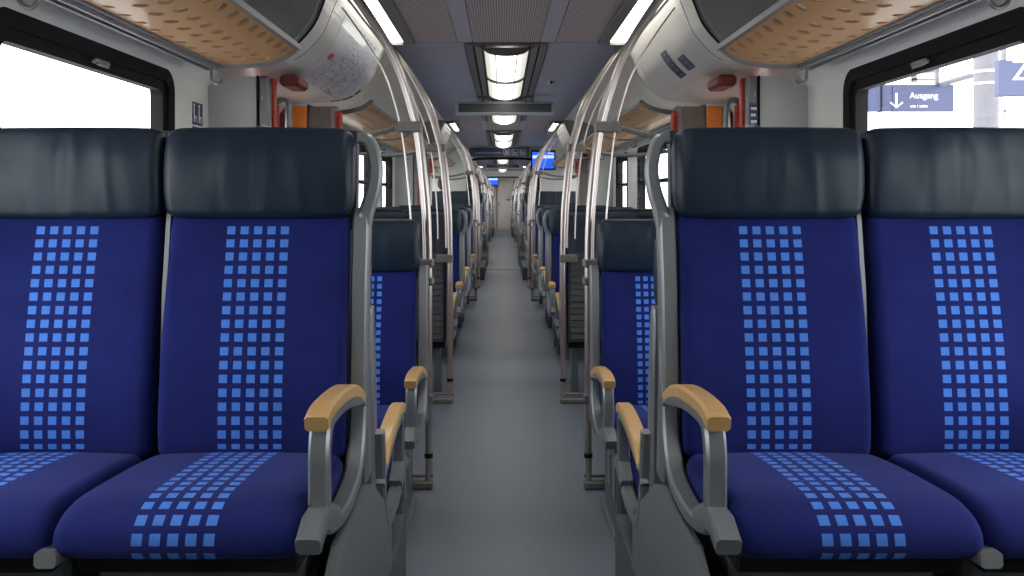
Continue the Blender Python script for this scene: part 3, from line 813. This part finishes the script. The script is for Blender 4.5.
# ------------------------------------------------------------------ luggage racks
TP = [(.872, 1.905), (.93, 1.868), (1.0, 1.848), (1.08, 1.838), (1.19, 1.836)]
TC = [(p.x, p.y) for p in smooth_curve(TP, 8)]
TD = [0]
for p, q in zip(TC, TC[1:]): TD.append(TD[-1]+math.hypot(q[0]-p[0], q[1]-p[1]))
def tray_at(d):
    i = 0
    while i < len(TD)-2 and TD[i+1] < d: i += 1
    t = (d-TD[i])/(TD[i+1]-TD[i]); return (TC[i][0]+(TC[i+1][0]-TC[i][0])*t, TC[i][1]+(TC[i+1][1]-TC[i][1])*t)
RACKM = {}
def rack(s_, a, b, label, hi=True):
    root = empty('luggage_rack', (0, a, 0)); L = b-a; T = TD[-1]
    ncol = max(2, round((L-.06)/.108)); nrow = 4; cy = (L-.04)/ncol; cd = T/nrow
    m = MB(); Nn = 16 if hi else 8
    for i in range(ncol):
        for j in range(nrow):
            y0 = .02+i*cy; d0 = j*cd; yc = y0+cy/2; dc = d0+cd/2+(.006 if j % 2 else -.004)
            ry, rx = cy*.21, cd*.28
            if j == 3: rx *= .8; ry *= .7
            out = []; inn = []
            for k in range(Nn):
                a_ = 2*math.pi*(k+.5)/Nn; c, s2 = math.cos(a_), math.sin(a_); q = max(abs(c), abs(s2))
                out.append((yc+c/q*cy/2, d0+cd/2+s2/q*cd/2)); inn.append((yc+c*ry, dc+s2*rx))
            # snap octagon corners to the cell corners
            for k in range(Nn):
                a_ = 2*math.pi*(k+.5)/Nn
            vs = []
            for (yy, dd) in out+inn:
                x, z = tray_at(min(T, max(0, dd))); vs.append((s_*x, yy, z))
            fs = [(k, (k+1) % Nn, Nn+(k+1) % Nn, Nn+k) for k in range(Nn)]
            cr = []
            for (sy, sd) in ((1, 1), (-1, 1), (-1, -1), (1, -1)):
                x, z = tray_at(min(T, max(0, d0+cd/2+sd*cd/2))); cr.append((s_*x, yc+sy*cy/2, z))
            q4 = Nn//4
            for ci, k in enumerate((q4//2-1, q4//2-1+q4, q4//2-1+2*q4, q4//2-1+3*q4)):
                vs.append(cr[ci]); fs.append((k, len(vs)-1, (k+1) % Nn))
            m.add(vs, fs, False)
    tray = m.build('tray', 'rackwood', root)
    bm = bmesh.new(); bm.from_mesh(tray.data); bmesh.ops.remove_doubles(bm, verts=bm.verts, dist=.0006); bmesh.ops.recalc_face_normals(bm, faces=bm.faces)
    bm.normal_update()
    if sum(f.normal.z for f in bm.faces) > 0: bmesh.ops.reverse_faces(bm, faces=bm.faces)
    bm.to_mesh(tray.data); bm.free()
    md = tray.modifiers.new('thickness', 'SOLIDIFY'); md.thickness = .009; md.offset = -1
    # front rail
    m = MB(); m.prism([(s_*.856, 1.898), (s_*.876, 1.898), (s_*.882, 1.912), (s_*.868, 1.922), (s_*.856, 1.920)], 0, L, 'y'); m.build('front_rail', 'alu', root)
    m = MB(); m.prism([(s_*1.185, 1.828), (s_*1.225, 1.822), (s_*1.262, 1.83), (s_*1.29, 1.90), (s_*1.19, 1.86)], 0, L, 'y')
    for k, xx in enumerate((1.20, 1.235)): m.box(s_*xx, s_*(xx+.008), 0, L, 1.815, 1.83)
    m.build('rear_rail', 'aludark', root)
    for yy in (0, L-.018):
        m = MB(); poly = [(s_*x, z-.014) for x, z in TC] + [(s_*x, z+.016) for x, z in TC[::-1]]
        n = len(TC); vs = []
        for y_ in (yy, yy+.018): vs += [(p[0], y_, p[1]) for p in poly]
        k = 2*n; fs = []
        for i in range(n-1):
            fs += [(i, i+1, 2*n-2-i, 2*n-1-i), (k+i, k+2*n-1-i, k+2*n-2-i, k+i+1)]
        for i in range(2*n): fs.append((i, k+i, k+(i+1) % (2*n), (i+1) % (2*n)))
        m.add(vs, fs); m.build('end_bracket', 'aludark', root)
    ks = [.3, L-.12] if L > 1.6 else [L-.12]
    if a < 0: ks = [2.02-a, L-.06]
    for yy in ks:
        m = MB(); x = s_*1.205
        m.tube(smooth_curve([(x, yy, 1.825), (x, yy, 1.79), (x-s_*.004, yy, 1.765), (x-s_*.025, yy, 1.752), (x-s_*.040, yy, 1.760), (x-s_*.046, yy, 1.772)], 4), .006, 8)
        m.build('coat_hook', 'clamp', root)
    return tag(root, label, 'luggage rack', 'wooden luggage racks')
for s_, sn in ((-1, 'left'), (1, 'right')):
    rack(s_, -1.5, 3.42, f'perforated wooden luggage rack above the nearest {sn} window')
    rack(s_, 5.33, 7.72, f'{sn} wooden luggage rack starting just beyond the near door area')
    rack(s_, 7.76, 10.15, f'{sn} wooden luggage rack ending just before the second door area')
    rack(s_, 12.0, 14.9, f'{sn} wooden luggage rack between second door area and overhead sign', False)
    rack(s_, 15.6, 17.5, f'distant {sn} wooden luggage rack, first beyond the overhead sign', False)
    rack(s_, 19.6, 24.2, f'distant {sn} wooden luggage rack, second beyond the overhead sign', False)

# ------------------------------------------------------------------ grab poles and glass screens
PX = [(-.0, .355), (.9, .355), (1.15, .358), (1.35, .372), (1.6, .402), (1.84, .472), (2.0, .552), (2.16, .655), (2.25, .725)]
POLE = [(p.y, p.x) for p in smooth_curve([(a, b) for a, b in PX], 6)]   # (x, z)
def pole_x(z): return lerp_path([(zz, xx) for xx, zz in POLE], z)
def pole_set(s_, y, dirn, where, sn, full=True):
    root = empty('grab_pole', (s_*.355, y, 0))
    X0 = s_*.355
    pts = [(s_*x-X0, 0, z) for x, z in POLE]
    MB().tube(pts, .0165, 12).build('upright', 'steel', root)
    # second parallel tube from the clamp upwards
    off = .040*dirn
    pts2 = [(s_*(x+.016)-X0, off, z) for x, z in POLE if z > .95]
    MB().tube(pts2, .013, 10).build('second_upright', 'steel', root)
    for z in ((.92, 1.0) if full else ()):
        MB().box(s_*(-.022), s_*(.048), -.022 if dirn > 0 else off-.018, off+.018 if dirn > 0 else .022, z-.018, z+.018, .006).build('clamp', 'clamp', root)
    for z, hh in ((1.605, .024), (.91 if not full else .40, .02 if full else .024)):
        x = pole_x(z)
        m = MB(); m.box(s_*(x-.020)-X0, s_*(x+.088 if z > 1 or not full else x+.04)-X0, -.026, .03, z-hh, z+hh, .006)
        for q in (.02, .06):
            if z > 1 or not full: m.box(s_*(x+q)-X0-.006, s_*(x+q)-X0+.006, -.03, -.025, z-.006, z+.006, .002)
        m.build('clamp', 'clamp', root)
    MB().tube([(0, 0, .137), (0, 0, .157)], .019, 12).build('collar', 'rubber', root)
    m = MB(); m.box(-s_*.02, s_*.26, -.025, .025, .001, .035, .006); m.box(-s_*.02, s_*.26, -.012, .012, .05, .065, .003); m.build('foot_rail', 'clamp', root)
    tag(root, f'curved steel grab pole {sn} of the aisle, {where}', 'grab pole', 'curved steel grab poles')
    # glass screen
    g = empty('glass_screen', (s_*.75, y, 0)); G0 = s_*.75
    edge = [(s_*(x+.075+.03*(z > 1.8)*(z-1.8)/.4) - G0, z) for x, z in POLE if 1.0 <= z <= 2.15]
    xo = s_*(1.095)-G0
    zl = [1.15] ; 
    poly = edge + [(s_*.80-G0, 2.05), (s_*.85-G0, 1.98), (s_*.93-G0, 1.90), (s_*1.0-G0, 1.86), (xo, 1.84), (xo, 1.0)]
    m = MB(); n = len(poly)
    m.prism(poly, -.003, .003, 'y'); m.build('pane', 'screen', g)
    m = MB(); m.tube([(x, 0, z) for x, z in edge], .0045, 6); m.build('edge_trim', 'steel', g)
    if True:
        x = s_*(pole_x(1.6)+.10)-G0
        m = MB(); m.tube(smooth_curve([(x, 0, 1.60), (x+s_*.09, 0, 1.575), (x+s_*.2, 0, 1.56), (x+s_*.32, 0, 1.56), (x+s_*.45, 0, 1.575), (s_*1.12-G0, 0, 1.60)], 4), .012, 8)
        m.build('top_arm', 'clamp', g)
    tag(g, f'glass screen joined to the {sn} grab pole, {where}', 'glass screen', 'glass screens beside the doors')
names = ['near side of the nearest door area', 'far side of the nearest door area', 'near side of the second door area', 'far side of the second door area',
         'near side of the third door area', 'far side of the third door area', 'near side of the fourth door area', 'far side of the fourth door area',
         'near side of the farthest door area', 'far side of the farthest door area']
for i, (a, b) in enumerate(VEST):
    for s_, sn in ((-1, 'left'), (1, 'right')):
        pole_set(s_, a, 1, names[2*i], sn, True)
        pole_set(s_, b, -1, names[2*i+1], sn, False)

# ------------------------------------------------------------------ gangway portal, sign, screens, end wall
def portal(y, n):
    m = MB()
    inner = [(p.x, p.y) for p in smooth_curve([(.66, 0.002), (.66, 1.5), (.64, 1.85), (.60, 1.97), (.50, 2.02), (0, 2.03)], 5)]
    full = [(-x, z) for x, z in inner] + [(x, z) for x, z in inner[::-1][1:]]
    k = len(full)
    outer = []
    for x, z in full:
        if z < 1.9: outer.append((math.copysign(1.375, x), z if z < 1.5 else 1.5+(z-1.5)*.8))
        else: outer.append((x*1.25, 2.245))
    vs = [(x, yy, z) for yy in (y, y+.06) for x, z in full] + [(x, yy, z) for yy in (y, y+.06) for x, z in outer]
    fs = []
    for i in range(k-1): fs += [(i, i+1, 2*k+i+1, 2*k+i), (k+i, 3*k+i, 3*k+i+1, k+i+1), (i, k+i, k+i+1, i+1)]
    m.add(vs, fs); struct(m.build('wall_'+n, 'wall'))
    m = MB(); m.tube([(x*.99, y-.02, z-.01) for x, z in full[1:-1]], .022, 8); struct(m.build('trim_'+('5' if y < 20 else '6'), 'rubber'))
portal(15.36, 'gangway'); portal(28.95, 'rear_gangway')
# information sign across the aisle
root = empty('information_sign', (-.075, 15.27, 2.13))
MB().box(-.555, .555, -.03, .03, -.085, .085, .01).build('casing', 'frame', root)
MB().box(-.54, .54, -.034, -.029, -.078, .072, .003).build('display_face', 'blue', root)
m = MB()
for k, x in enumerate((.14, .29, .44)):
    for (a, b, c, d) in ((-.06, .06, .05, .058), (-.06, .06, -.055, -.047), (-.06, -.052, -.055, .058), (.052, .06, -.055, .058)): m.box(x+a, x+b, -.038, -.033, c, d)
    if k == 0: m.box(x-.03, x-.008, -.038, -.033, -.035, .035); m.box(x+.008, x+.03, -.038, -.033, -.035, .035)
    elif k == 1: m.box(x-.03, x-.018, -.038, -.033, -.03, .03); m.box(x-.018, x+.03, -.038, -.033, -.008, .004); m.box(x-.03, x+.035, -.038, -.033, -.035, -.027)
    else: m.box(x-.035, x-.02, -.038, -.033, -.02, .035); m.box(x-.01, x+.03, -.038, -.033, -.03, -.012); m.box(x+.005, x+.025, -.038, -.033, .0, .025)
m.build('pictograms', 'white', root)
m = MB(); x = -.43
rr = random.Random(5)
while x < .05:
    w = rr.uniform(.015, .04); m.box(x, x+w, -.038, -.033, -.024, .004-.006*rr.random()); x += w+.006
m.build('printed_line', 'inkl', root)
tag(root, 'dark blue information sign with three white pictograms across the ceiling', 'sign')
for (x, y, lab) in ((.73, 15.2, 'blue glowing passenger information screen right of the dark sign'), (-.385, 33.4, 'distant small blue information screen hanging on the left')):
    root = empty('information_screen', (x, y, 1.985))
    MB().box(-.225, .225, -.03, .03, -.18, .18, .01).build('casing', 'blackplastic', root)
    MB().box(-.20, .20, -.034, -.029, -.155, .145, .002).build('display', 'tvblue', root)
    m = MB(); m.box(-.195, .195, -.037, -.033, .03, .085); m.box(.09, .19, -.037, -.033, .115, .13); m.build('text_band', 'tvpale', root)
    MB().box(-.03, .03, -.01, .02, .18, .262, .004).build('bracket', 'clamp', root)
    tag(root, lab, 'screen')
# end wall with door
struct(MB().box(-1.45, 1.45, Y1, Y1+.06, 0, 2.35).build('wall_end', 'door'))
root = struct(empty('door_11', (.12, Y1, 0)))
MB().box(-.33, .33, -.03, 0, .01, 2.0, .006).build('door_leaf', 'door', root)
MB().box(-.36, -.335, -.035, 0, .0, 2.02, .003).build('door_frame', 'clamp', root)
MB().box(.335, .36, -.035, 0, .0, 2.02, .003).build('door_frame', 'clamp', root)
MB().box(.03, .19, -.034, -.03, 1.19, 1.24).build('door_label', 'blackplastic', root)
MB().box(-.27, -.24, -.07, -.03, .95, 1.1, .008).build('door_handle', 'clamp', root)

# ------------------------------------------------------------------ person seated far left, seen from behind over the seat back
def person():
    root = empty('person', (-1.0, 13.75, .2))
    J = [(0, -.02, .52), (0, -.03, .75), (0, -.03, .95), (0, -.02, 1.10), (0, -.0, 1.18), (0, .01, 1.27), (0, .01, 1.36),
         (-.09, .05, .50), (-.10, .42, .50), (-.10, .46, .12), (-.10, .60, .05), (.09, .05, .50), (.10, .42, .50), (.10, .46, .12), (.10, .60, .05),
         (-.17, -.03, 1.03), (-.21, .06, .78), (-.12, .27, .66), (.17, -.03, 1.03), (.21, .06, .78), (.12, .27, .66)]
    rad = [.13, .12, .13, .08, .05, .075, .085, .085, .06, .045, .035, .085, .06, .045, .035, .055, .042, .03, .055, .042, .03]
    E = [(0, 1), (1, 2), (2, 3), (3, 4), (4, 5), (5, 6), (0, 7), (7, 8), (8, 9), (9, 10), (0, 11), (11, 12), (12, 13), (13, 14), (2, 15), (15, 16), (16, 17), (2, 18), (18, 19), (19, 20)]
    me = bpy.data.meshes.new('body'); me.from_pydata(J, E, []); o = bpy.data.objects.new('body', me); C.objects.link(o); o.parent = root
    sk = o.modifiers.new('skin', 'SKIN'); sk.use_smooth_shade = True
    for i, r_ in enumerate(rad): me.skin_vertices[0].data[i].radius = (r_, r_)
    me.skin_vertices[0].data[0].use_root = True
    o.modifiers.new('sub', 'SUBSURF').levels = 2; o.modifiers['sub'].render_levels = 2
    me.materials.append(M['skin'])
    def blob(name, c, r, m, zmin=-9, ymax=9):
        mb = MB(); vs = []; fs = []; A, B = 18, 12
        for i in range(B+1):
            for k in range(A):
                th = math.pi*i/B; ph = 2*math.pi*k/A
                p = [c[0]+r[0]*math.sin(th)*math.cos(ph), c[1]+r[1]*math.sin(th)*math.sin(ph), c[2]+r[2]*math.cos(th)]
                p[2] = max(p[2], zmin + (p[1]-c[1])*.9); vs.append(p)
        for i in range(B): fs += [(i*A+k, i*A+(k+1) % A, (i+1)*A+(k+1) % A, (i+1)*A+k) for k in range(A)]
        mb.add(vs, fs, True); return mb.build(name, m, root)
    blob('hair', (0, -.012, 1.325), (.098, .115, .115), 'hair', zmin=1.27)
    m = MB(); m.tube([(0, -.03, .50), (0, -.04, .7), (0, -.04, .9), (0, -.03, 1.02), (0, -.02, 1.09)], [.17, .175, .19, .16, .075], 16)
    for q in (-1, 1): m.tube([(q*.15, -.03, 1.03), (q*.22, .0, .92), (q*.235, .07, .77), (q*.14, .24, .67)], [.07, .062, .055, .045], 10)
    m.build('jacket', 'coat', root)
    m = MB()
    for q in (-1, 1): m.tube([(q*.09, -.02, .50), (q*.10, .2, .51), (q*.10, .42, .50), (q*.10, .465, .40), (q*.10, .46, .12)], [.11, .10, .085, .075, .06], 12)
    m.build('trousers', 'trousers', root)
    tag(root, 'dark-haired person in a dark jacket sitting far left, seen from behind', 'person')
person()

# ------------------------------------------------------------------ outside: platform and station signs on the right
def text(s, size, loc, m, parent, name='lettering', ext=.004):
    cu = bpy.data.curves.new(name, 'FONT'); cu.body = s; cu.size = size; cu.extrude = ext; cu.align_x = 'LEFT'
    o = bpy.data.objects.new(name, cu); C.objects.link(o); o.location = loc; o.rotation_euler = (R(90), 0, 0)
    me = bpy.data.meshes.new_from_object(o); bpy.data.objects.remove(o)
    o = bpy.data.objects.new(name, me); C.objects.link(o); me.materials.clear(); me.materials.append(M[m])
    o.location = loc; o.rotation_euler = (R(90), 0, 0); o.parent = parent
    return o
struct(MB().box(1.75, 12, -10, 60, -.6, -.15).build('platform', 'concrete'))
struct(MB().box(-12, 1.75, -10, 60, -1.1, -1.0).build('track_bed', 'concrete'))
SY = 16.0; K = 830/SY
def wx(px, y=SY): return (px-501.7)/(830/y)-.03
def wz(py, y=SY): return EYE+(198-py)/(830/y)
root = empty('exit_sign', (wx(893), SY, wz(98.5)))
ox, oz = root.location.x, root.location.z
MB().box(wx(893)-ox, wx(954)-ox, 0, .12, wz(111.5)-oz, wz(84.5)-oz, .01).build('sign_panel', 'stationblue', root)
MB().box(wx(845)-ox, wx(881)-ox, 0, .12, wz(111.5)-oz, wz(84.5)-oz, .01).build('sign_panel', 'stationblue', root)
MB().box(wx(881)-ox, wx(893)-ox, .02, .10, wz(111.5)-oz, wz(84.5)-oz, .01).build('sign_panel', 'stationblue', root)
MB().box(wx(880.5)-ox, wx(882)-ox, -.02, .14, wz(112)-oz, wz(84)-oz, .005).build('divider', 'blackplastic', root)
xx, t = wx(896.3)-ox, .06
m = MB(); m.box(xx-.018, xx+.018, -.012, -.002, wz(106)-oz, wz(93)-oz)
for q in (-1, 1): m.prism([(xx, wz(107)-oz), (xx+q*.11, wz(101.8)-oz), (xx+q*.13, wz(102.8)-oz), (xx, wz(108.2)-oz)], -.012, -.002, 'y')
m.build('arrow', 'white', root)
text('Ausgang', .165, (wx(909.5)-ox, -.004, wz(98.3)-oz), 'white', root)
text('ost / seite', .085, (wx(910)-ox, -.004, wz(107.5)-oz), 'white', root)
m = MB(); m.box(wx(937)-ox, wx(940)-ox, .03, .09, wz(84.5)-oz, 6.2-oz); m.build('hanger', 'pillar', root)
tag(root, 'blue station exit sign with arrow hanging outside the right window', 'sign')
yp = 13.5
root = empty('station_pillar', (wx(986, yp), yp, -.15))
m = MB(); r_ = (wx(997, yp)-wx(974, yp))/2; m.tube([(0, 0, 0), (0, 0, 6.35)], r_, 20); m.build('column', 'pillar', root)
for pyy in (72, 84): m = MB(); m.tube([(0, 0, wz(pyy, yp)+.15-.02), (0, 0, wz(pyy, yp)+.15+.02)], r_+.01, 20); m.build('band', 'white', root)
tag(root, 'grey round station pillar outside the right window', 'pillar')
root = empty('platform_sign', (wx(1010, 12), 12, wz(78, 12)))
ox, oz = root.location.x, root.location.z
MB().box(wx(999, 12)-ox, wx(1034, 12)-ox, 0, .12, wz(96, 12)-oz, wz(60, 12)-oz, .01).build('sign_panel', 'stationblue', root)
text('Z', .42, (wx(1011.5, 12)-ox, -.004, wz(80, 12)-oz), 'white', root)
MB().box(wx(1005, 12)-ox, wx(1008, 12)-ox, .03, .09, wz(60, 12)-oz, 6.2-oz, .004).build('hanger', 'pillar', root)
tag(root, 'blue platform sign with a white letter Z outside the right window', 'sign')
m = MB(); m.tube([(wx(940, 16)+.05, 16.06, wz(84, 16)), (wx(980, 13.5), 13.5, wz(73, 13.5))], .05, 6)
o = m.build('canopy_strut', 'pillar'); tag(o, 'slanting grey canopy strut between exit sign and station pillar', 'strut')
m = MB(); m.box(wx(915, 20), wx(940, 20), 20, 20.2, wz(72, 20), wz(69, 20)); m.box(wx(915, 20), wx(940, 20), 20, 20.2, wz(80, 20), wz(78, 20))
m.box(wx(915, 20), wx(917, 20), 20, 20.2, wz(82, 20), 6.2)
o = m.build('canopy_beam', 'pillar'); tag(o, 'pale steel canopy beam above the exit sign outside', 'beam')
root = empty('station_speaker_cluster', (wx(1006, 14), 14, wz(103, 14)))
m = MB(); m.prism([(-.13, -.04), (.1, -.07), (.15, .08), (-.05, .1)], 0, .3, 'y'); m.box(-.16, .16, .05, .1, -.14, -.11); m.box(.0, .03, .05, .1, -.4, -.1)
m.box(-.02, .02, .1, .14, .05, 6.2-wz(103, 14)); m.build('housing', 'sensor', root); tag(root, 'small grey device cluster beneath the platform sign outside', 'platform device')
tag(MB().box(7.0, 12, 8, 40, 6.2, 6.4, .02).build('platform_canopy', 'pillar'), 'grey canopy roof high above the station platform signs', 'canopy')
